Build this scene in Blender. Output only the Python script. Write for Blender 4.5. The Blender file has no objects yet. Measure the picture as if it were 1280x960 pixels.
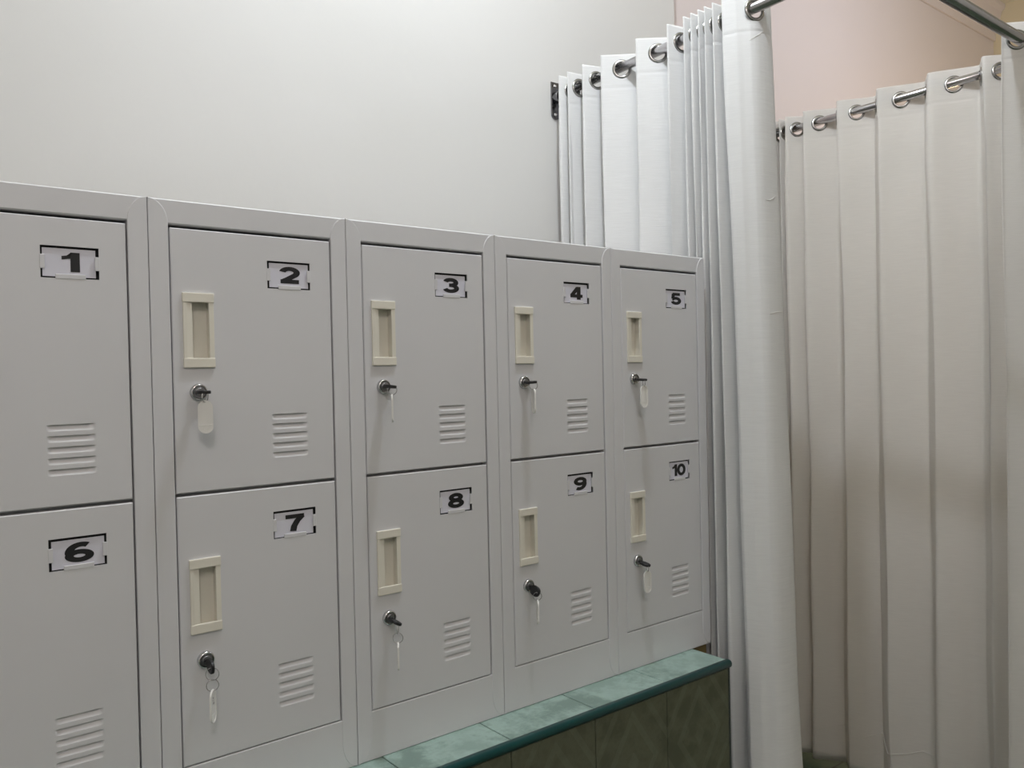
import bpy, bmesh, math, random
from mathutils import Vector, Matrix, noise
random.seed(7)
C = bpy.context.scene.collection
PI = math.pi
H = 1.865                      # locker top above the floor; locker front is the plane y = 0

# ------------------------------------------------------------------ materials
def mat(name, col, rough=0.5, metal=0.0, **kw):
    m = bpy.data.materials.new(name); m.use_nodes = True
    b = m.node_tree.nodes['Principled BSDF']
    b.inputs['Base Color'].default_value = (*col, 1)
    b.inputs['Roughness'].default_value = rough
    b.inputs['Metallic'].default_value = metal
    for k, v in kw.items(): b.inputs[k].default_value = v
    return m
class NT:
    def __init__(s, m): s.t = m.node_tree; s.b = s.t.nodes['Principled BSDF']; s.out = s.t.nodes['Material Output']
    def n(s, typ, **kw):
        x = s.t.nodes.new(typ)
        for k, v in kw.items(): setattr(x, k, v)
        return x
    def l(s, a, b): s.t.links.new(a, b)
    def coord(s, scale=(1, 1, 1), rot=(0, 0, 0)):
        tc = s.n('ShaderNodeTexCoord'); mp = s.n('ShaderNodeMapping')
        mp.inputs['Scale'].default_value = scale; mp.inputs['Rotation'].default_value = rot
        s.l(tc.outputs['Object'], mp.inputs[0]); return mp.outputs[0]
    def noise(s, vec, scale, detail=3, rough=.5):
        x = s.n('ShaderNodeTexNoise'); x.inputs['Scale'].default_value = scale
        x.inputs['Detail'].default_value = detail; x.inputs['Roughness'].default_value = rough
        s.l(vec, x.inputs['Vector']); return x.outputs['Fac']
    def ramp(s, fac, stops):
        r = s.n('ShaderNodeValToRGB'); e = r.color_ramp.elements
        while len(e) < len(stops): e.new(.5)
        for q, (p, c) in zip(e, stops): q.position = p; q.color = (*c, 1)
        s.l(fac, r.inputs[0]); return r.outputs[0]
    def bump(s, h, strength, dist=.002, normal=None):
        b = s.n('ShaderNodeBump'); b.inputs['Strength'].default_value = strength; b.inputs['Distance'].default_value = dist
        s.l(h, b.inputs['Height'])
        if normal: s.l(normal, b.inputs['Normal'])
        return b.outputs[0]
    def math(s, op, a, b=None):
        x = s.n('ShaderNodeMath', operation=op)
        for i, v in enumerate((a, b)):
            if v is None: continue
            if isinstance(v, (int, float)): x.inputs[i].default_value = v
            else: s.l(v, x.inputs[i])
        return x.outputs[0]

def plaster(name, col, col2):
    m = mat(name, col, .75); t = NT(m); c = t.coord()
    f = t.noise(c, 1.3, 4)
    t.l(t.ramp(f, [(.3, col), (.7, col2)]), t.b.inputs['Base Color'])
    t.l(t.bump(t.noise(c, 22, 4), .12, .004), t.b.inputs['Normal'])
    return m
M_wall = plaster('cream_plaster', (.630, .622, .600), (.650, .642, .622))
M_alc = plaster('alcove_plaster', (.70, .635, .62), (.72, .655, .64))
M_side = plaster('tan_plaster', (.60, .51, .34), (.63, .54, .37))
M_ceil = plaster('ceiling_paint', (.72, .68, .56), (.75, .71, .59))
M_chip = mat('white_chip', (.9, .9, .88), .8)

M_grey = mat('grey_steel_paint', (.68, .68, .69), .42); t = NT(M_grey); c = t.coord()
t.l(t.ramp(t.noise(c, 3, 3), [(.3, (.662, .663, .682)), (.7, (.687, .688, .708))]), t.b.inputs['Base Color'])
nb = t.bump(t.noise(c, 260, 2), .05, .0005); t.l(t.bump(t.noise(c, 5, 2), .05, .01, nb), t.b.inputs['Normal'])
M_dark = mat('gap_shade', (.02, .02, .022), .8)  # near-black colour standing in for shade in the card slots
M_abs = mat('cream_plastic', (.78, .75, .66), .38)
M_bracket = mat('dark_chrome', (.20, .20, .21), .22, 1.0)
M_ring = mat('grommet_chrome', (.40, .40, .39), .2, 1.0)
M_chrome = mat('chrome', (.62, .62, .63), .16, 1.0)
M_steel = mat('brushed_steel', (.55, .54, .55), .24, 1.0)
M_lockface = mat('lock_face', (.30, .30, .31), .3, .9)
M_black = mat('black_plastic', (.010, .010, .011), .5)
M_card = mat('white_card', (.70, .70, .78), .5); M_ink = mat('black_ink', (.01, .01, .012), .5)
M_tag = mat('clear_tag_plastic', (.93, .92, .89), .25); t = NT(M_tag)
mx = t.n('ShaderNodeMixShader'); tr = t.n('ShaderNodeBsdfTransparent'); mx.inputs[0].default_value = .86
t.l(tr.outputs[0], mx.inputs[1]); t.l(t.b.outputs[0], mx.inputs[2]); t.l(mx.outputs[0], t.out.inputs[0])
M_wood = mat('olive_wood', (.20, .15, .055), .6)
M_thread = mat('white_thread', (.85, .84, .80), .7)

def fabric(name, col, trans):
    m = mat(name, col, .8); t = NT(m)
    c1 = t.coord((1, 1, 1)); 
    slub = t.noise(t.coord((18, 18, 420)), 1.0, 3, .6)
    weave = t.noise(t.coord((120, 120, 500)), 1.0, 2)
    big = t.noise(t.coord((6, 6, 2.0)), 1.0, 3)
    t.l(t.ramp(slub, [(.3, tuple(x * .93 for x in col)), (.7, col)]), t.b.inputs['Base Color'])
    n1 = t.bump(slub, .42, .0016); n2 = t.bump(weave, .12, .0006, n1); n3 = t.bump(big, .10, .02, n2)
    t.l(n3, t.b.inputs['Normal'])
    tl = t.n('ShaderNodeBsdfTranslucent'); tl.inputs['Color'].default_value = (*col, 1)
    mx = t.n('ShaderNodeMixShader'); mx.inputs[0].default_value = trans
    t.l(t.b.outputs[0], mx.inputs[1]); t.l(tl.outputs[0], mx.inputs[2]); t.l(mx.outputs[0], t.out.inputs[0])
    return m
M_cur = fabric('white_slub_linen', (.86, .86, .85), .18)
M_cur2 = fabric('offwhite_cotton', (.88, .862, .83), .32)

def tile(name, base, alt, vein, rough, bands, org):
    """marbled glazed tile; bands > 0 adds the printed nested rhombus lines (surface print)"""
    m = mat(name, base, rough); t = NT(m); c = t.coord()
    f = t.noise(c, 9, 5, .65); col = t.ramp(f, [(.36, base), (.5, alt), (.62, vein if bands != 'front' else base)])
    sx = t.n('ShaderNodeSeparateXYZ'); t.l(c, sx.inputs[0])
    X = t.math('ADD', sx.outputs[0], -org[0] + 40 * .2385)
    u = t.math('ABSOLUTE', t.math('SUBTRACT', t.math('FRACT', t.math('DIVIDE', X, .2385)), .5))
    Zc = sx.outputs[2] if bands == 'front' else sx.outputs[1]
    Zo = t.math('ADD', Zc, -org[1] + 40 * .2385 * 1.25)
    v = t.math('ABSOLUTE', t.math('SUBTRACT', t.math('FRACT', t.math('DIVIDE', Zo, .2385 * 1.25)), .5))
    d = t.math('ADD', t.math('MULTIPLY', u, 1.15), v)
    wv = t.math('FRACT', t.math('MULTIPLY', d, 3.1))
    line = t.math('MULTIPLY', t.math('LESS_THAN', wv, .28), .22 if bands == 'front' else .12)
    mixn = t.n('ShaderNodeMix', data_type='RGBA'); t.l(line, mixn.inputs[0])
    t.l(col, mixn.inputs[6]); mixn.inputs[7].default_value = (*vein, 1)
    t.l(mixn.outputs[2], t.b.inputs['Base Color'])
    return m
M_tile_top = tile('pale_green_marble_tile', (.25, .355, .315), (.345, .475, .43), (.195, .285, .25), .28, 'top', (1.012, 0))
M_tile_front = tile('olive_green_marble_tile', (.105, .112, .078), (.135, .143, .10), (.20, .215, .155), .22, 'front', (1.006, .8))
M_trim = mat('teal_glazed_edge', (.005, .066, .064), .3)
M_grout = mat('dark_grout', (.07, .085, .075), .85)

M_floor = mat('green_floor_tile', (.06, .10, .06), .35); t = NT(M_floor); c = t.coord()
bk = t.n('ShaderNodeTexBrick'); bk.offset = 0; t.l(c, bk.inputs['Vector'])
bk.inputs['Scale'].default_value = 1; bk.inputs['Brick Width'].default_value = .3; bk.inputs['Row Height'].default_value = .3
bk.inputs['Mortar Size'].default_value = .004
bk.inputs['Color1'].default_value = (.06, .10, .06, 1); bk.inputs['Color2'].default_value = (.07, .11, .07, 1); bk.inputs['Mortar'].default_value = (.03, .04, .03, 1)
t.l(bk.outputs[0], t.b.inputs['Base Color'])

# ------------------------------------------------------------------ mesh helpers
def box(bm, x0, x1, y0, y1, z0, z1, mi=0):
    v = [bm.verts.new((x, y, z)) for z in (z0, z1) for y in (y0, y1) for x in (x0, x1)]
    for f in ((0, 2, 3, 1), (4, 5, 7, 6), (0, 1, 5, 4), (2, 6, 7, 3), (0, 4, 6, 2), (1, 3, 7, 5)):
        bm.faces.new([v[i] for i in f]).material_index = mi
def bbox(bm, x0, x1, y0, y1, z0, z1, b=.001, seg=2, mi=0):
    """bevelled box"""
    t = bmesh.new(); box(t, x0, x1, y0, y1, z0, z1, mi)
    bmesh.ops.bevel(t, geom=t.edges[:], offset=b, segments=seg, affect='EDGES', profile=.6)
    merge(bm, t)
def merge(bm, t, mtx=None):
    mp = {}
    for v in t.verts: mp[v] = bm.verts.new(mtx @ v.co if mtx else v.co)
    for f in t.faces:
        try:
            nf = bm.faces.new([mp[v] for v in f.verts]); nf.material_index = f.material_index; nf.smooth = f.smooth
        except ValueError: pass
    t.free()
def prism(bm, poly, y0, y1, ch=.001, mi=0):
    """polygon of (x, z) points extruded from front y0 back to y1, chamfered front edge"""
    n = len(poly); area = sum(poly[i][0] * poly[(i + 1) % n][1] - poly[(i + 1) % n][0] * poly[i][1] for i in range(n))
    if area < 0: poly = poly[::-1]
    ins = []
    for i in range(n):
        p0, p1, p2 = (Vector(poly[(i + k) % n]) for k in (-1, 0, 1))
        e1 = (p1 - p0).normalized(); e2 = (p2 - p1).normalized()
        n1 = Vector((-e1.y, e1.x)); n2 = Vector((-e2.y, e2.x)); b = n1 + n2
        b = b / max(.3, b.dot(n1)) if b.length > 1e-6 else n1
        ins.append(p1 + b * ch)
    a = [bm.verts.new((p.x, y0, p.y)) for p in ins]
    b = [bm.verts.new((p[0], y0 + ch, p[1])) for p in poly]
    c = [bm.verts.new((p[0], y1, p[1])) for p in poly]
    bm.faces.new(a).material_index = mi; bm.faces.new(c[::-1]).material_index = mi
    for r, s in ((a, b), (b, c)):
        for i in range(n):
            j = (i + 1) % n; bm.faces.new((r[i], s[i], s[j], r[j])).material_index = mi
def tube(bm, pts, r, n=12, closed=False, caps=True, mi=0):
    pts = [Vector(p) for p in pts]; N = len(pts); rings = []
    up = None
    for i in range(N):
        if closed: d = pts[(i + 1) % N] - pts[i - 1]
        else: d = pts[min(i + 1, N - 1)] - pts[max(i - 1, 0)]
        d.normalize()
        if up is None:
            up = Vector((0, 0, 1)) if abs(d.z) < .9 else Vector((1, 0, 0))
        s = d.cross(up).normalized(); up = s.cross(d).normalized()
        rings.append([bm.verts.new(pts[i] + (s * math.cos(2 * PI * k / n) + up * math.sin(2 * PI * k / n)) * r) for k in range(n)])
    for i in range(N if closed else N - 1):
        a, b = rings[i], rings[(i + 1) % N]
        for k in range(n):
            f = bm.faces.new((a[k], a[(k + 1) % n], b[(k + 1) % n], b[k])); f.smooth = True; f.material_index = mi
    if not closed and caps:
        bm.faces.new(rings[0]).material_index = mi; bm.faces.new(rings[-1][::-1]).material_index = mi
def lathe(bm, prof, n=28, mi=0, mtx=None, mis=None):
    """profile of (radius, depth) turned about the -y axis"""
    rings = []
    for r, d in prof:
        ring = []
        for k in range(n):
            p = Vector((r * math.cos(2 * PI * k / n), -d, r * math.sin(2 * PI * k / n)))
            ring.append(bm.verts.new(mtx @ p if mtx else p))
        rings.append(ring)
    for i in range(len(rings) - 1):
        for k in range(n):
            f = bm.faces.new((rings[i][k], rings[i][(k + 1) % n], rings[i + 1][(k + 1) % n], rings[i + 1][k]))
            f.smooth = True; f.material_index = mis[i] if mis else mi
    f = bm.faces.new(rings[-1]); f.material_index = mis[-1] if mis else mi
    bm.faces.new(rings[0][::-1])
def obj(name, bm, m, parent=None, loc=None, smooth_angle=None):
    bmesh.ops.recalc_face_normals(bm, faces=bm.faces[:])
    me = bpy.data.meshes.new(name); bm.to_mesh(me); bm.free()
    for x in (m if isinstance(m, (list, tuple)) else [m]): me.materials.append(x)
    o = bpy.data.objects.new(name, me); C.objects.link(o)
    if parent: o.parent = parent
    if loc: o.location = loc
    return o
def tag(o, label, cat, group=None):
    o['label'] = label; o['category'] = cat
    if group: o['group'] = group
    return o
def empty(name, loc, label, cat, group=None):
    o = bpy.data.objects.new(name, None); o.location = loc; o.empty_display_size = .05; C.objects.link(o)
    return tag(o, label, cat, group)
def struct(name, bm, m, parent=None):
    o = obj(name, bm, m, parent)
    if not parent: o['kind'] = 'structure'
    return o

# ------------------------------------------------------------------ the room
XL, XR, YF, D1, D2, CZ = -2.4, 5.74, -3.6, .67, .77, 3.84
STEP = 2.5
bm = bmesh.new(); box(bm, XL - .1, XR + .1, YF - .1, D2 + .1, -.1, 0); struct('floor', bm, M_floor)
bm = bmesh.new(); box(bm, XL - .1, XR + .1, YF - .1, D2 + .1, CZ, CZ + .1); struct('ceiling', bm, M_ceil)
bm = bmesh.new(); bbox(bm, XL, STEP, D1, D2, 0, CZ, .004); struct('wall_back', bm, M_wall)
bm = bmesh.new(); box(bm, XL, XR, D2, D2 + .1, 0, CZ); struct('wall_alcove', bm, M_alc)
bm = bmesh.new(); box(bm, XL - .1, XL, YF, D2, 0, CZ); struct('wall_left', bm, M_wall)
bm = bmesh.new(); box(bm, XR, XR + .1, YF, D2, 0, CZ); struct('wall_right', bm, M_side)
bm = bmesh.new(); box(bm, XL, XR, YF - .1, YF, 0, CZ); struct('wall_front', bm, M_wall)
# plaster cornice along the alcove wall
bm = bmesh.new()
prof = [(0, 0), (0, .215), (-.07, .215), (-.07, .19), (-.05, .17), (-.035, .11), (-.03, .06), (-.012, .045), (-.012, 0)]
z0 = CZ - .216
ends = []
for x in (STEP + .003, XR - .001):
    ends.append([bm.verts.new((x, D2 - .001 + p[0], z0 + p[1])) for p in prof])
for i in range(len(prof)):
    j = (i + 1) % len(prof); bm.faces.new((ends[0][i], ends[0][j], ends[1][j], ends[1][i]))
bm.faces.new(ends[0]); bm.faces.new(ends[1][::-1])
struct('trim_1', bm, M_alc)

# ------------------------------------------------------------------ tiled ledge
LX0, LX1, LY, LZ = -2.38, 1.725, -.12, H - 1.058
ledge = empty('tiled_ledge', ((LX0 + LX1) / 2, .2, 0), 'green marble-tiled ledge with a dark teal edge under the row of grey lockers', 'ledge')
def lp(name, bm, m):
    o = obj(name, bm, m); o.parent = ledge; o.matrix_parent_inverse = Matrix.Translation(-ledge.location); return o
bm = bmesh.new(); box(bm, LX0, LX1 - .004, LY + .012, D1 - .002, .0, LZ - .0095); lp('core', bm, M_grout)
PT = .2385
xs = [1.012 + PT * k for k in range(-15, 4)]
bm = bmesh.new(); 
for a in xs[:-1]:
    x0, x1 = max(a, LX0), min(a + PT, LX1)
    if x1 - x0 < .02: continue
    for y0, y1 in ((LY + .004, .15), (.15, .40), (.40, D1 - .002)):
        bbox(bm, x0 + .0011, x1 - .0009, y0, y1 - .002, LZ - .009, LZ, .0008, 1)
lp('top_tiles', bm, M_tile_top)
bm = bmesh.new()
xs2 = [1.006 + PT * k for k in range(-15, 4)]
for a in xs2[:-1]:
    x0, x1 = max(a, LX0), min(a + PT, LX1)
    if x1 - x0 < .02: continue
    for z0, z1 in ((.0, .205), (.205, .503), (.503, LZ - .0196)):
        bbox(bm, x0 + .0012, x1 - .0012, LY + .003, LY + .012, z0 + .002, z1, .001, 1)
lp('front_tiles', bm, M_tile_front)
bm = bmesh.new()          # rounded glazed edge strip
n = 10; pr = [(LY + .012, LZ + .0005)] + [(LY + .004 - .008 * math.sin(k / n * PI), LZ - .0093 + .0098 * math.cos(k / n * PI)) for k in range(n + 1)] + [(LY + .012, LZ - .0191)]
e = [[bm.verts.new((x, p[0], p[1])) for p in pr] for x in (LX0, LX1 + .003)]
for i in range(len(pr)):
    j = (i + 1) % len(pr); f = bm.faces.new((e[0][i], e[0][j], e[1][j], e[1][i])); f.smooth = True
bm.faces.new(e[0]); bm.faces.new(e[1][::-1])
lp('edge_trim', bm, M_trim)
bm = bmesh.new(); bbox(bm, LX1 - .002, LX1 + .002, LY + .002, D1 - .002, 0.0, LZ - .012, .0008, 1); lp('end_panel', bm, M_grout)

bm = bmesh.new(); bbox(bm, LX1 + .004, 1.797, .012, .50, LZ - .052, LZ - .0005, .003)
tag(obj('wooden_batten', bm, M_wood), 'olive brown wooden batten under the overhanging right end of the lockers', 'batten')

# ------------------------------------------------------------------ lockers
P, SL, SR = .36, .0323, .0315
ZT, ZM, ZB, Z0 = .0417, .499, .962, 1.058
DEP = .5
G = .0025
def holed_panel(bm, x0, x1, z0, z1, holes, ch=.0016, depth=.016):
    """flat door skin at y=0 with rectangular holes, chamfered rim and turned-back edges"""
    X = sorted({x0 + ch, x1 - ch, *[h[i] for h in holes for i in (0, 1)]})
    Z = sorted({z0 + ch, z1 - ch, *[h[i] for h in holes for i in (2, 3)]})
    V = {}
    def vert(i, j):
        if (i, j) not in V: V[i, j] = bm.verts.new((X[i], 0, Z[j]))
        return V[i, j]
    for i in range(len(X) - 1):
        for j in range(len(Z) - 1):
            cx, cz = (X[i] + X[i + 1]) / 2, (Z[j] + Z[j + 1]) / 2
            if any(h[0] < cx < h[1] and h[2] < cz < h[3] for h in holes): continue
            bm.faces.new((vert(i, j), vert(i + 1, j), vert(i + 1, j + 1), vert(i, j + 1)))
    loops = [((x0, x1, z0, z1), True)]
    a = [(x0 + ch, 0, z0 + ch), (x1 - ch, 0, z0 + ch), (x1 - ch, 0, z1 - ch), (x0 + ch, 0, z1 - ch)]
    b = [(x0, ch, z0), (x1, ch, z0), (x1, ch, z1), (x0, ch, z1)]
    c = [(p[0], depth, p[2]) for p in b]
    L = [[bm.verts.new(p) for p in r] for r in (a, b, c)]
    for r, s in ((0, 1), (1, 2)):
        for k in range(4): bm.faces.new((L[r][k], L[s][k], L[s][(k + 1) % 4], L[r][(k + 1) % 4]))
    bm.faces.new(L[2])                                                 # back skin
    for h in holes:
        q = [(h[0], h[2]), (h[1], h[2]), (h[1], h[3]), (h[0], h[3])]
        f = [bm.verts.new((p[0], 0, p[1])) for p in q]; g = [bm.verts.new((p[0], .0018, p[1])) for p in q]
        for k in range(4): bm.faces.new((f[k], g[k], g[(k + 1) % 4], f[(k + 1) % 4]))
# --- digits: bold extended strokes
def arc(cx, cy, rx, ry, a0, a1, n=18):
    return [(cx + rx * math.cos(math.radians(a0 + (a1 - a0) * k / n)), cy + ry * math.sin(math.radians(a0 + (a1 - a0) * k / n))) for k in range(n + 1)]
T_ = .122
DIG = {
 '0': [arc(.4, .5, .29, .385, 0, 360, 32)],
 '1': [],
 '2': [arc(.4, .665, .27, .225, 172, -38, 20) + [(.36, .30), (.17, .15)], [(.05, T_), (.75, T_)]],
 '3': [arc(.385, .70, .26, .19, 165, -90, 18), arc(.385, .305, .29, .205, 90, -165, 20), [(.30, .51), (.42, .51)]],
 '4': [[(.50, .93), (.12, .32)], [(.03, .28), (.80, .28)], [(.555, .0), (.555, 1.0)]],
 '5': [[(.15, .89), (.72, .89)], [(.20, .93), (.16, .50)], [(.12, .48)] + arc(.39, .325, .29, .225, 140, -165, 24)],
 '6': [arc(.4, .315, .285, .21, 0, 360, 30), arc(.46, .5, .345, .39, 60, 190, 16)],
 '7': [[(.05, .89), (.76, .89)], [(.68, .88), (.50, .62), (.37, .30), (.33, .0)]],
 '8': [arc(.4, .71, .235, .18, 0, 360, 26), arc(.4, .295, .28, .195, 0, 360, 28)],
 '9': [arc(.4, .685, .285, .21, 0, 360, 30), arc(.34, .5, .345, .39, 240, 370, 16)],
}
def ribbon(bm, pts, x0, z0, sx, sz, y, mi, w=T_):
    P_ = [Vector(p) for p in pts]; closed = (P_[0] - P_[-1]).length < 1e-4
    if closed: P_.pop()
    N = len(P_); A = []; B = []
    for i in range(N):
        if closed: d1 = P_[i] - P_[i - 1]; d2 = P_[(i + 1) % N] - P_[i]
        else:
            d1 = P_[i] - P_[i - 1] if i else P_[1] - P_[0]; d2 = P_[i + 1] - P_[i] if i < N - 1 else d1
        d1.normalize(); d2.normalize(); n1 = Vector((-d1.y, d1.x)); b = n1 + Vector((-d2.y, d2.x)); b = b / b.dot(n1)
        wv = b * w
        A.append(bm.verts.new((x0 + sx * (P_[i] + wv).x, y, z0 + sz * (P_[i] + wv).y)))
        B.append(bm.verts.new((x0 + sx * (P_[i] - wv).x, y, z0 + sz * (P_[i] - wv).y)))
    for i in range(N if closed else N - 1):
        j = (i + 1) % N; bm.faces.new((A[i], B[i], B[j], A[j])).material_index = mi
def one(bm, x0, z0, sx, sz, y, mi):
    for q in ([(.30, 0), (.56, 0), (.56, 1.0), (.30, 1.0)], [(.06, .62), (.30, .68), (.30, .86), (.06, .80)], [(.30, .86), (.30, 1), (.36, 1.0)], [(.20, .835), (.30, .80), (.32, 1.0)]):
        bm.faces.new([bm.verts.new((x0 + sx * p[0], y, z0 + sz * p[1])) for p in q]).material_index = mi
def digits(bm, s, xc, zc, h, w, y):
    z0 = zc - h / 2
    if len(s) == 1:
        sx = w / .8; x0 = xc - w / 2
        if s == '1': one(bm, x0 + .1 * sx, z0, sx, h, y, 1)
        for k, st in enumerate(DIG[s]): ribbon(bm, st, x0, z0, sx, h, y - .00003 * k, 1)
    else:
        sx = w * 1.32 / 1.3; x0 = xc - w * .74
        one(bm, x0, z0, sx * .92, h, y, 1)
        ribbon(bm, DIG['0'][0], x0 + .52 * sx, z0, sx, h, y, 1)

def make_handle():
    """recessed grip: rim of four bars, a well behind, a sloping lip along its left half"""
    bm = bmesh.new(); w, h = .0535, .128
    bbox(bm, 0, w, -.0045, .0005, h - .0165, h, .0015); bbox(bm, 0, w, -.0045, .0005, 0, .0165, .0015)
    bbox(bm, .0008, .0075, -.0035, .0005, .014, h - .014, .001); bbox(bm, w - .0095, w - .0008, -.0035, .0005, .014, h - .014, .001)
    x0, x1, z0, z1, yb = .0055, w - .0075, .012, h - .012, .0155
    def quad(*p): bm.faces.new([bm.verts.new(q) for q in p])
    quad((x0, yb, z0), (x1, yb, z0), (x1, yb, z1), (x0, yb, z1))
    quad((x0, 0, z0), (x0, yb, z0), (x0, yb, z1), (x0, 0, z1)); quad((x1, 0, z0), (x1, 0, z1), (x1, yb, z1), (x1, yb, z0))
    quad((x0, 0, z0), (x1, 0, z0), (x1, yb, z0), (x0, yb, z0)); quad((x0, 0, z1), (x0, yb, z1), (x1, yb, z1), (x1, 0, z1))
    # the grip lip
    prism2 = [(.0075, -.0028), (.0165, -.0012), (.0172, .0006), (.0165, .002), (.0075, .002)]
    a = [bm.verts.new((p[0], p[1], .0155)) for p in prism2]; b = [bm.verts.new((p[0], p[1], h - .0155)) for p in prism2]
    for i in range(5): bm.faces.new((a[i], a[(i + 1) % 5], b[(i + 1) % 5], b[i]))
    bm.faces.new(a); bm.faces.new(b[::-1])
    return bm
def make_vent(w, h, n=5):
    """pressed louvres as a height field in a patch flush with the door"""
    bm = bmesh.new(); NX, NZ = 50, 130
    pitch = h / n; V = []
    for j in range(NZ + 1):
        z = h * j / NZ; row = []
        for i in range(NX + 1):
            x = w * i / NX; zz = (h - z) % pitch          # distance below the top of this louvre's band
            d = 0.0
            u0 = .0022; L = .0098
            s = (zz - u0) / L
            if 0 <= s <= 1 and 0 < j < NZ:
                half = .0062; ex = min(x, w - x) - .001
                e = max(0, min(1, ex / .010)); e = math.sin(e * PI / 2)
                prof = min(1, s / .09) * (1 - max(0, (s - .09) / .91)) ** .9
                d = 0.0046 * prof * e
            row.append(bm.verts.new((x, d, z)))
        V.append(row)
    for j in range(NZ):
        for i in range(NX):
            f = bm.faces.new((V[j][i], V[j][i + 1], V[j + 1][i + 1], V[j + 1][i])); f.smooth = True
    return bm
def make_lock():
    bm = bmesh.new()
    lathe(bm, [(.0146, 0), (.0146, .003), (.0138, .0052), (.0125, .0066), (.0112, .0066), (.0106, .0054), (.0104, .0052)], 32, 0, None, [0, 0, 0, 0, 0, 0, 1])
    lathe(bm, [(.0075, .0050), (.0073, .0068), (.0065, .0074)], 24, 1)
    box(bm, -.0045, .0045, -.0078, -.007, -.0008, .0008, 2)
    return bm
def door(root, num, ztop, zbot, ox, oz):
    """ztop/zbot are measured down from the locker top; children of the locker root (origin: base, left, front)"""
    x0, x1 = SL + G, P - SR - G; z1, z0 = Z0 - ztop, Z0 - zbot
    sx0, sx1 = .2025, .2850; sz1 = z1 - .0444; sz0 = sz1 - .050
    hx, hz = .0513, z1 - .1084 - .128
    vx, vw, vh = .2043, .0695, .0865; vz = z1 - .3204 - vh
    bm = bmesh.new()
    holed_panel(bm, x0, x1, z0, z1, [(sx0, sx1, sz0, sz1), (hx + .004, hx + .0495, hz + .005, hz + .123), (vx, vx + vw, vz, vz + vh)])
    zc = (sz0 + sz1) / 2; xc = (sx0 + sx1) / 2 + ox * .4
    for a in ((sx0 - .001, sx0 + .006, zc - .011, zc + .011), (sx1 - .006, sx1 + .001, zc - .011, zc + .011), (xc - .021, xc + .022, sz0 - .001, sz0 + .0065)):
        bbox(bm, a[0], a[1], -.0007, .0011, a[2], a[3], .0006, 1)
    d = obj('door', bm, M_grey, root)
    bm = bmesh.new(); box(bm, sx0 - .003, sx1 + .003, .0085, .010, sz0 - .003, sz1 + .003)
    obj('slot_shade', bm, M_dark, d)  # dark sheet behind the slot paints the shade round the card
    bm = bmesh.new(); cx, cz = (sx0 + sx1) / 2 + ox, zc + oz - .0008
    box(bm, cx - .0375, cx + .0375, .0028, .0034, cz - .0222, cz + .0218, 0)
    digits(bm, num, cx + .0015, cz + .001, .0305 if len(num) == 1 else .031, .041, .0024)
    obj('number_card', bm, [M_card, M_ink], d)
    h = obj('handle', make_handle(), M_abs, d, (hx, 0, hz)); h['label'] = 'cream plastic recessed pull handle'
    obj('vent_louvers', make_vent(vw, vh), M_grey, d, (vx, 0, vz))
    k = obj('lock', make_lock(), [M_chrome, M_lockface, M_black], d, (.0755, 0, z1 - (.2783 if ztop < .1 else .2832))); k['label'] = 'round chrome cam lock'
    return d
def stile(left):
    rx, rz = (SL, .042) if left else (SR, .042)
    x_out, x_in = (.0006, SL) if left else (P - .0006, P - SR)
    pts = [(x_out, 0.0005), (x_out, Z0)]
    n = 14
    w = abs(x_in - x_out); s = 1 if left else -1
    for k in range(1, n + 1):
        a = k / n * PI / 2; pts.append((x_out + s * w * math.sin(a), Z0 - rz * (1 - math.cos(a))))
    for k in range(0, n):
        a = k / n * PI / 2; pts.append((x_out + s * w * math.cos(a), .0005 + .05 * (1 - math.sin(a))))
    return pts
def locker(ix, upper, lower):
    words = {1: 'at the left margin', 5: 'beside the white curtain'}
    lab = 'grey steel locker with doors numbered %s and %s' % (upper, lower)
    if ix in words: lab += ', ' + words[ix]
    root = empty('locker', (P * (ix - 1), 0, H - Z0 + .0), lab, 'locker', 'row of numbered lockers on the tiled ledge')
    bm = bmesh.new()
    prism(bm, [(.0006, Z0 - ZT), (P - .0006, Z0 - ZT), (P - .0006, Z0), (.0006, Z0)], .0, .02, .0022)
    prism(bm, [(.0006, 0.0005), (P - .0006, 0.0005), (P - .0006, Z0 - ZB), (.0006, Z0 - ZB)], .0, .02, .0012)
    box(bm, .0006, .002, .012, DEP, .0005, Z0 - .003); box(bm, P - .002, P - .0006, .012, DEP, .0005, Z0 - .003)
    box(bm, .002, P - .002, .015, DEP, Z0 - .004, Z0 - .0025); box(bm, .002, P - .002, .015, DEP, .001, .0025)
    box(bm, .002, P - .002, DEP - .002, DEP, .001, Z0 - .003); box(bm, .002, P - .002, .024, DEP - .002, Z0 - ZM - .004, Z0 - ZM + .004)
    obj('cabinet_frame', bm, M_grey, root)
    for left in (True, False):
        bm = bmesh.new(); prism(bm, stile(left), -.0012, .02, .0009); obj('side_stile', bm, M_grey, root)
    r = random.Random(ix)
    door(root, upper, ZT + .0054, ZM - .0026, r.uniform(-.001, .001), r.uniform(-.0005, .0008))
    door(root, lower, ZM + .0030, ZB - .0018, r.uniform(-.001, .001), r.uniform(-.0005, .0008))
    return root
for i in range(1, 6): locker(i, str(i), str(i + 5))

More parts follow.
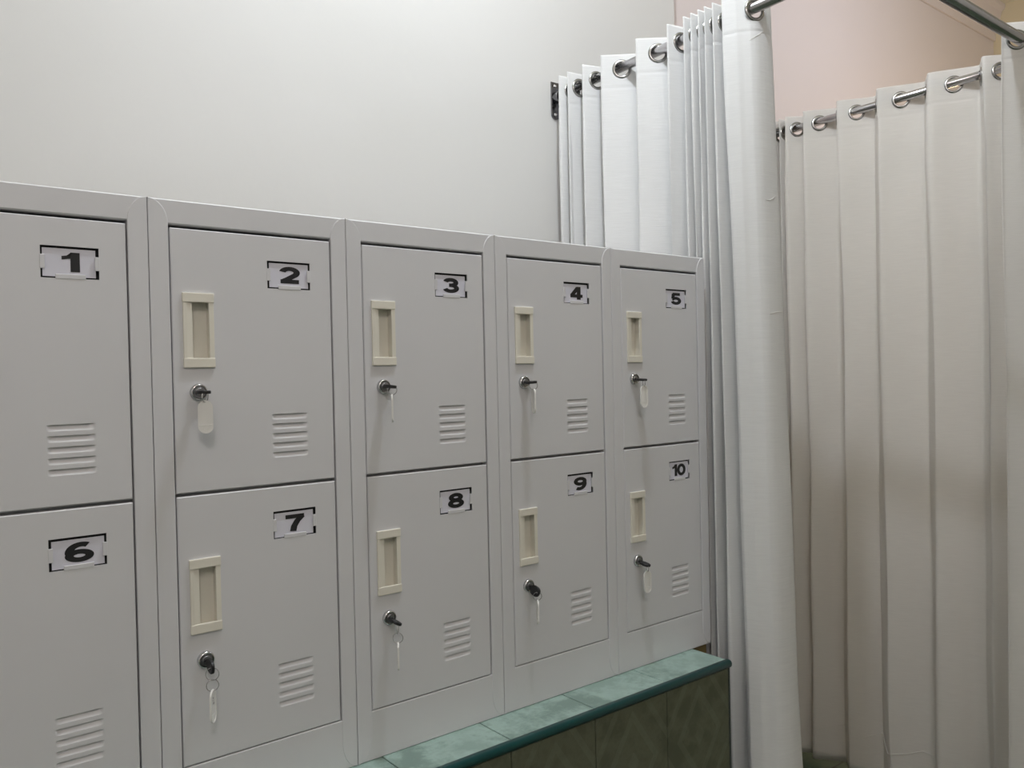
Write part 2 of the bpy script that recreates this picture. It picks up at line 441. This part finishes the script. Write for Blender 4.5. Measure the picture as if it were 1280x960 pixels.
# ------------------------------------------------------------------ keys
def stadium(w, h, n=10):
    r = w / 2; pts = []
    for k in range(n + 1): a = k / n * PI; pts.append((r * math.cos(a), -r + r * math.sin(a)))
    for k in range(n + 1): a = PI + k / n * PI; pts.append((r * math.cos(a), -h + r + r * math.sin(a)))
    return pts
def make_tag(marks):
    w, h = .0240, .0560
    bm = bmesh.new(); out = stadium(w, h); inn = [(x * .84, -.0018 + (z + 0) * (h - .0036) / h) for x, z in out]
    N = len(out)
    rows = [[bm.verts.new((p[0], y, p[1])) for p in s] for s, y in ((out, -.0016), (out, .0016), (inn, .0016), (inn, -.0016))]
    for a in range(4):
        b = (a + 1) % 4
        for i in range(N): bm.faces.new((rows[a][i], rows[a][(i + 1) % N], rows[b][(i + 1) % N], rows[b][i]))
    for y in (-.0007, .0007):
        bm.faces.new([bm.verts.new((p[0], y, p[1])) for p in inn])
    tube(bm, [(.0035 * math.cos(a), 0, -.0490 + .0035 * math.sin(a)) for a in [k * PI / 6 for k in range(12)]], .0011, 6, True)
    bbox(bm, -.0102, .0102, -.0013, .0013, -.0428, -.0412, .0003, 1)
    return bm
def make_insert(marks):
    bm = bmesh.new(); box(bm, -.0085, .0085, -.0004, .0004, -.040, -.008, 0)
    if marks:
        for s in (-1, 1):
            for z0, z1, x0, x1 in ((-.0155, -.0125, -.003, .002), (-.0195, -.0165, -.0035, .001), (-.025, -.0215, -.002, .003)):
                box(bm, x0, x1, s * .0006 - .0001, s * .0006 + .0001, z0, z1, 1)
    return bm
def key(num, col, lz, roll, tagyaw, ringyaw, rings, dx=0.0, tilt=0.0, marks=False, ring2=75):
    lx = P * col + .0755; lzz = H - lz
    where = {'2': 'second', '3': 'third', '4': 'fourth', '5': 'fifth'}
    root = empty('locker_key', (lx, 0, lzz), 'black-headed key with a clear tag hanging in the lock of door %s' % num, 'key', 'keys hanging in the locker locks')
    R = Matrix.Rotation(math.radians(roll), 4, 'Y') ; Y0 = -.0078
    # head: paddle outline in the x-y plane
    pts = []
    for k in range(28):
        a = 2 * PI * k / 28; x = .0112 * math.copysign(abs(math.cos(a)) ** .8, math.cos(a)); y = -.0255 - .0148 * math.copysign(abs(math.sin(a)) ** .8, math.sin(a))
        pts.append((x, y))
    hole = (0.0, -.0335)
    t = bmesh.new()
    # plate with a real hole: bridge outline to a ring round the hole
    hp = []
    for p in pts:
        d = Vector((p[0] - hole[0], p[1] - hole[1])).normalized(); hp.append((hole[0] + d.x * .0028, hole[1] + d.y * .0028))
    rows = [[t.verts.new((p[0] * s, -.0255 + (p[1] + .0255) * s, z)) for p in pts] for s, z in ((.93, .0027), (1, .0019), (1, -.0019), (.93, -.0027))]
    rows += [[t.verts.new((p[0], p[1], z)) for p in hp] for z in (-.0027, .0027)]
    N = len(pts)
    for a in range(6):
        b = (a + 1) % 6
        for i in range(N): t.faces.new((rows[a][i], rows[a][(i + 1) % N], rows[b][(i + 1) % N], rows[b][i]))
    TM = Matrix.Rotation(math.radians(tilt), 4, 'X')
    bm = bmesh.new(); merge(bm, t, TM @ R)
    bbox_t = bmesh.new(); bbox(bbox_t, -.0048, .0048, -.0125, Y0, -.0024, .0024, .0006, 1); merge(bm, bbox_t, TM @ R)
    obj('key_head', bm, M_black, root)
    hc = (TM @ R) @ Vector((0, -.0335, 0))
    cur = hc.copy(); rr = .0092 if rings == 1 else .0108
    ring_low = None
    for q in range(rings):
        yaw = math.radians(ringyaw + ring2 * q); r_ = rr * (1.0 if q == 0 else .92)
        axis = Vector((math.cos(yaw), math.sin(yaw), 0))
        cen = cur + Vector((0, 0, -r_ + .0012))
        if q == 0 and rings == 1 and abs(roll) < 40: cen = cur + Vector((0, 0, -r_ + .0022))
        bm = bmesh.new()
        tube(bm, [cen + axis * (r_ * math.cos(a)) + Vector((0, 0, r_ * math.sin(a))) for a in [2 * PI * k / 28 for k in range(28)]], .0007, 8, True)
        obj('ring', bm, M_steel, root)
        cur = cen + Vector((0, 0, -r_ + .0005))
    tg = obj('tag', make_tag(marks), M_tag, root, cur + Vector((dx, 0, .0022)))
    tg.rotation_euler = (0, 0, math.radians(tagyaw))
    tg['label'] = 'clear white plastic key tag'
    obj('paper_insert', make_insert(marks), [M_card, M_ink], tg)
    return root
ZU, ZL = ZT + .0042 + .2795, ZM + .0022 + .284
key('2', 1, ZU, 0, -20, 40, 1)
key('3', 2, ZU, 8, 58, -25, 1)
key('4', 3, ZU, -4, 68, -30, 1)
key('5', 4, ZU, 0, -5, 60, 1, tilt=4)
key('7', 1, ZL, 90, 52, -28, 2, marks=True, tilt=12, ring2=18)
key('8', 2, ZL, 26, 62, 50, 2, marks=True, tilt=8, ring2=-85)
key('9', 3, ZL, 108, 58, -35, 1, marks=True, tilt=18)
key('10', 4, ZL, 6, -5, 60, 1, tilt=12)

# ------------------------------------------------------------------ rods
ZR = H + .652; RR = .014
def rod1z(y): return H + .655 - .020 * (y + .1)
def rod2z(y): return H + .653 - .012 * (y + .2)
c1, c2, y3 = 1.875, 2.925, -.465
def rod(name, p0, p1, r, label):
    root = empty(name, p0, label, 'curtain rod')
    bm = bmesh.new(); tube(bm, [Vector((0, 0, 0)), Vector(p1) - Vector(p0)], r, 24)
    obj('tube', bm, M_steel, root)
    return root
def wall_flange(root, yw, x, z, p0):
    q = Vector((x, yw, z)) - Vector(p0)
    bm = bmesh.new()
    pl = [(-.019, .062), (.019, .062)] + [(.019 * math.cos(a), -.048 + .016 * math.sin(a)) for a in [-(k / 8) * PI for k in range(9)]]
    pl = [(a + q.x, b + q.z - .009) for a, b in pl]
    prism(bm, pl, q.y - .005, q.y - .0002, .0012)
    t = bmesh.new(); lathe(t, [(.019, 0), (.019, .022), (.0175, .024), (.0142, .024)], 24)
    merge(bm, t, Matrix.Translation((q.x, q.y - .004, q.z)))
    fl = obj('wall_bracket', bm, M_bracket, root)
    for dz in (.044, -.053):
        bm = bmesh.new(); t = bmesh.new(); lathe(t, [(.0065, 0), (.006, .002), (.0035, .0035), (.001, .0038)], 14)
        merge(bm, t, Matrix.Translation((q.x - .004, q.y - .0048, q.z + dz - .004))); obj('screw', bm, M_chrome, fl)
p0 = (c1, D1 - .004, rod1z(D1)); r1 = rod('curtain_rod', p0, (c1, y3 + .01, rod1z(y3)), RR, 'chrome curtain rod running from the cream wall beside the lockers')
wall_flange(r1, D1 - .0005, c1 - .008, rod1z(D1) - .008, (p0[0], p0[1], p0[2]))
p0 = (c2, D2 - .004, rod2z(D2)); r2 = rod('curtain_rod', p0, (c2, y3 + .01, rod2z(y3)), RR, 'chrome curtain rod carrying the far off-white curtain')
wall_flange(r2, D2 - .0005, c2, rod2z(D2), p0)
p0 = (c1 - .03, y3, H + .656); r3 = rod('curtain_rod', p0, (XR - .001, y3, H + .656), .0165, 'long chrome curtain rod crossing the upper right corner of the photo')

# ------------------------------------------------------------------ curtains
def smoothstep(x): return x * x * (3 - 2 * x)
def plan_from_folds(folds, c, a, axis='y', sharp=.55):
    """folds: list of (pos, side, amp) ; returns dense plan points"""
    pts = []
    for (p0, s0, a0), (p1, s1, a1) in zip(folds[:-1], folds[1:]):
        for k in range(24):
            u = k / 24
            w = (1 - math.cos(PI * u)) / 2
            # the fold overhangs a little so that the cloth turns roundly
            pos = p0 + (p1 - p0) * (u - sharp * math.sin(2 * PI * u) / (2 * PI))
            off = s0 * a0 + (s1 * a1 - s0 * a0) * w
            pts.append((c + off, pos) if axis == 'y' else (pos, c + off))
    p, s, a1 = folds[-1]; pts.append((c + s * a1, p) if axis == 'y' else (p, c + s * a1))
    return [Vector(p) for p in pts]
def resample(pts, step):
    L = [0]
    for a, b in zip(pts[:-1], pts[1:]): L.append(L[-1] + (b - a).length)
    n = max(2, int(L[-1] / step)); out = []; j = 0
    for k in range(n + 1):
        d = L[-1] * k / n
        while j < len(L) - 2 and L[j + 1] < d: j += 1
        u = (d - L[j]) / max(1e-9, L[j + 1] - L[j]); out.append(pts[j].lerp(pts[j + 1], u))
    return out
def curtain(label, plan, axis, cc, rodz, top, bottom, m, seed, relax=.012, shift=None, gr=.0305, extra=None, flat=0.0):
    plan = resample(plan, .004)
    n = len(plan)
    nor = []
    for i in range(n):
        d = (plan[min(i + 1, n - 1)] - plan[max(i - 1, 0)]).normalized(); nor.append(Vector((d.y, -d.x)))
    k = 0 if axis == 'y' else 1
    cross = []
    for i in range(n - 1):
        a, b = plan[i][k] - cc, plan[i + 1][k] - cc
        if a == 0 or a * b < 0: cross.append(i if abs(a) < abs(b) else i + 1)
    pos = lambda p: p[1 - k]
    mid = Vector((plan[n // 2].x, plan[n // 2].y, 0))
    root = empty('curtain', (mid.x, mid.y, 0), label, 'curtain')
    holes = []
    for i in cross:
        z = rodz(pos(plan[i])) - .0062; holes.append((i, z))
    # rows
    rows = []
    zz = 0.0
    while zz < .13: rows.append(zz); zz += .0042
    while zz < 3: rows.append(zz); zz += .035
    bm = bmesh.new(); V = []
    arcs = [0]
    for i in range(1, n): arcs.append(arcs[-1] + (plan[i] - plan[i - 1]).length)
    zt = [rodz(pos(p)) + top for p in plan]
    rr = []
    for r in rows:
        if r > min(zt) - bottom: break
        rr.append(r)
    rmax = rr[-1]
    for j, r in enumerate(rr):
        row = []
        for i, p in enumerate(plan):
            f = r / rmax
            if r <= .13: z = zt[i] - r
            else: z = (zt[i] - .13) + (bottom - (zt[i] - .13)) * (r - .13) / (rmax - .13)
            g = min(1, r / .25); 
            dn = relax * g * (noise.noise(Vector((arcs[i] * 5.0, z * .9, seed))) + .5 * noise.noise(Vector((arcs[i] * 13, z * 2.0, seed + 9))) * (.3 + f))
            if abs(r - (top + .062)) < .0035: dn -= .0009                  # stitched hem of the heading
            if abs((z - bottom) - .10) < .018 and r > .13: dn -= .001
            q = p + nor[i] * dn
            q[1 - (1 - k)] += (cc - p[k]) * (flat(p) if callable(flat) else flat) * smoothstep(min(1, r / .9))
            if shift: q = q + Vector(shift(f, i / (n - 1)))
            if extra: q = q + Vector(extra(f, i / (n - 1), z))
            # the heading sags a little between eyelets
            row.append(bm.verts.new((q.x - mid.x, q.y - mid.y, z)))
        V.append(row)
    for j in range(len(rr) - 1):
        for i in range(n - 1):
            zc = (V[j][i].co.z + V[j + 1][i + 1].co.z) / 2
            if rr[j] < .13 and any(abs(arcs[i] - arcs[hi]) < .03 and (((arcs[i] + arcs[i + 1]) / 2 - arcs[hi]) ** 2 + (zc - hz) ** 2) < .0245 ** 2 for hi, hz in holes): continue
            f = bm.faces.new((V[j][i], V[j + 1][i], V[j + 1][i + 1], V[j][i + 1])); f.smooth = True
    cl = obj('fabric', bm, m, root)
    sd = cl.modifiers.new('thickness', 'SOLIDIFY'); sd.thickness = .0013; sd.offset = 0
    for hi, hz in holes:
        N3 = Vector((nor[hi].x, nor[hi].y, 0)); T3 = Vector((-N3.y, N3.x, 0))
        bm = bmesh.new(); prof = [(.0208, -.0026), (.0216, -.0036), (.0245, -.0042), (.0282, -.003), (gr, -.0008), (gr, .0008), (.0282, .003), (.0245, .0042), (.0216, .0036), (.0208, .0026)]
        NS = 36; rings = []
        for s in range(NS):
            a = 2 * PI * s / NS; d = T3 * math.cos(a) + Vector((0, 0, math.sin(a)))
            rings.append([bm.verts.new(d * r + N3 * y) for r, y in prof])
        for s in range(NS):
            a, b = rings[s], rings[(s + 1) % NS]
            for q in range(len(prof)):
                f = bm.faces.new((a[q], a[(q + 1) % len(prof)], b[(q + 1) % len(prof)], b[q])); f.smooth = True
        p = plan[hi]; obj('grommet', bm, M_ring, root, (p.x - mid.x, p.y - mid.y, hz))
    return root
def LR(seq, a): return [(p, s, a if len(q) == 0 else q[0]) for p, s, *q in seq]
# near curtain, left end at the wall
L1 = [.601, .561, .488, .404, .255, .134, .075, .049, .024, .002, -.025, -.057]
R1 = [.585, .545, .460, .316, .171, .112, .066, .040, .016, -.007, -.036]
f1 = [(.640, 1, .035)]
for i, l in enumerate(L1):
    f1.append((l, -1, .05))
    if i < len(R1): f1.append((R1[i], 1, .05))
pl1 = plan_from_folds(f1, c1, .05)
tail = [Vector(p) for p in ((c1 - .046, -.068), (c1 - .036, -.092), (c1 - .027, -.101), (c1 - .014, -.119), (c1 - .003, -.1255), (c1 + .008, -.129), (c1 + .024, -.131), (c1 + .042, -.131), (c1 + .058, -.129), (c1 + .070, -.126))]
pl1 += tail
def flare1(f, s):
    w = max(0, (s - .80) / .20)
    return (-.012 * f * w, -.080 * f * w)
cur1 = curtain('white slub curtain on the near rod between the lockers and the far cubicle', pl1, 'y', c1, rod1z, .040, .045, M_cur, 3.1, .009, flare1, flat=lambda p: .12 if -.062 < p.y < .09 else .0)
L2 = [.69, .645, .60, .555, .502, .473, .444, .366, .222, .066, -.115, -.29]
R2 = [.668, .622, .578, .530, .489, .460, .382, .266, .114, -.068, -.249, -.37]
f2 = [(.735, 1, .03)]
for l, r in zip(L2, R2): f2 += [(l, -1, .036), (r, 1, .036)]
f2.append((-.425, -1, .03))
pl2 = plan_from_folds(f2, c2, .036, sharp=.35)
cur2 = curtain('long off-white curtain on the far rod with loose threads at its hem', pl2, 'y', c2, rod2z, .046, .022, M_cur2, 8.7, .016, flat=.15)
f3 = [(2.655, 1, .030), (2.725, -1, .034), (2.80, 1, .034), (2.86, -1, .034), (2.93, 1, .034), (3.01, -1, .034), (3.11, 1, .034), (3.2, -1, .034), (3.3, 1, .03)]
pl3 = plan_from_folds(f3, y3, .034, axis='x', sharp=.35)
cur3 = curtain('edge of a white curtain at the right margin on the long front rod', pl3, 'x', y3, lambda x: H + .656, .046, .03, M_cur2, 5.3, .010, lambda f, s: (-.025 * f * (1 - s), 0))
# loose threads on the far curtain
def thread(pts, cur=None, rad=.0011):
    cur = cur or cur2
    bm = bmesh.new(); P3 = [Vector(p) for p in pts]; out = []
    for i in range(len(P3) - 1):
        a, b, c_, d = P3[max(i - 1, 0)], P3[i], P3[i + 1], P3[min(i + 2, len(P3) - 1)]
        for k in range(8):
            u = k / 8; out.append(.5 * ((2 * b) + (c_ - a) * u + (2 * a - 5 * b + 4 * c_ - d) * u * u + (3 * b - a - 3 * c_ + d) * u ** 3))
    out.append(P3[-1]); tube(bm, out, rad, 6)
    o = obj('loose_thread', bm, M_thread, cur); o.matrix_parent_inverse = Matrix.Translation(-cur.location); return o
from mathutils.bvhtree import BVHTree
fab = [o for o in cur2.children if o.name.startswith('fabric')][0]
bt = BVHTree.FromPolygons([v.co.copy() for v in fab.data.vertices], [list(p.vertices) for p in fab.data.polygons])
def cloth_tree(cur):
    f = [o for o in cur.children if o.name.startswith('fabric')][0]
    return BVHTree.FromPolygons([v.co.copy() for v in f.data.vertices], [list(p.vertices) for p in f.data.polygons])
def on_cloth(y, z):
    hit = bt.ray_cast(Vector((-.6, y - cur2.location.y, z)), Vector((1, 0, 0)))
    x = (hit[0].x if hit[0] else -.03) - .0022
    return (x + cur2.location.x, y, z)
def dense(pts, n=5):
    out = []
    for a, b in zip(pts[:-1], pts[1:]):
        for k in range(n): out.append((a[0] + (b[0] - a[0]) * k / n, a[1] + (b[1] - a[1]) * k / n))
    return out + [pts[-1]]
for pts in ([(.355, .139), (.283, .165), (.233, .186)],
            [(.195, .151), (.154, .171), (.114, .187), (.096, .157), (.078, .134), (.019, .149), (-.033, .17), (-.061, .16), (-.077, .134)]):
    thread([on_cloth(*p) for p in dense(pts)])

b1 = cloth_tree(cur1)
for pts in ([(1.905, 2.463), (1.893, 2.458), (1.882, 2.449), (1.870, 2.442), (1.858, 2.433)], [(1.920, 2.020), (1.907, 2.012), (1.896, 2.008), (1.884, 2.009)], [(1.93, 1.711), (1.905, 1.709), (1.88, 1.705)]):
    out = []
    for x, z in dense(pts):
        hit = b1.ray_cast(Vector((x - cur1.location.x, -.8, z)), Vector((0, 1, 0)))
        if hit[0]: out.append((x, hit[0].y + cur1.location.y - .0012, z))
    if len(out) > 3: thread(out, cur1, .0007)

# ------------------------------------------------------------------ camera
ya, pi_, ro = 0.67098, -0.01212, -0.02183
fw = Vector((math.sin(ya) * math.cos(pi_), math.cos(ya) * math.cos(pi_), math.sin(pi_)))
rr_ = Vector((math.cos(ya), -math.sin(ya), 0)); uu = rr_.cross(fw)
rt = rr_ * math.cos(ro) + uu * math.sin(ro); up = -rr_ * math.sin(ro) + uu * math.cos(ro)
cam = bpy.data.cameras.new('camera'); co = bpy.data.objects.new('camera', cam); C.objects.link(co)
co.matrix_world = Matrix(((rt.x, up.x, -fw.x, -.021), (rt.y, up.y, -fw.y, -1.439), (rt.z, up.z, -fw.z, H - .306), (0, 0, 0, 1)))
cam.sensor_width = 36; cam.lens = 28.9525; cam.clip_start = .05
bpy.context.scene.camera = co

# ------------------------------------------------------------------ light
def lamp(name, loc, power, col, r):
    l = bpy.data.lights.new(name, 'POINT'); l.energy = power; l.color = col; l.shadow_soft_size = r
    o = bpy.data.objects.new(name, l); o.location = loc; C.objects.link(o); return o
LAMPS = [('ceiling_lamp', (1.13, -.36, H + 1.65), (57, 61.5, 68), .045),
         ('room_fill', (-.6, -2.6, 3.5), (50, 46, 46.5), .25),  # unseen fill light added behind the camera for ambient level
         ('cubicle_lamp', (3.7, -.4, 3.2), (17.5, 18, 21), .1),
         ('warm_fill', (4.6, -.1, 2.0), (22, 17, 10.5), .12)]  # unseen warm fill added to lift the far curtain and corner
for nm, loc, e, r in LAMPS:
    m_ = max(e); lamp(nm, loc, m_, tuple(x / m_ for x in e), r)
w = bpy.data.worlds.new('world'); bpy.context.scene.world = w; w.use_nodes = True
w.node_tree.nodes['Background'].inputs[0].default_value = (1, 1, 1, 1); w.node_tree.nodes['Background'].inputs[1].default_value = 0.0
vs = bpy.context.scene.view_settings
vs.view_transform = 'Standard'; vs.look = 'None'; vs.exposure = 0.0; vs.gamma = 1; vs.use_curve_mapping = False
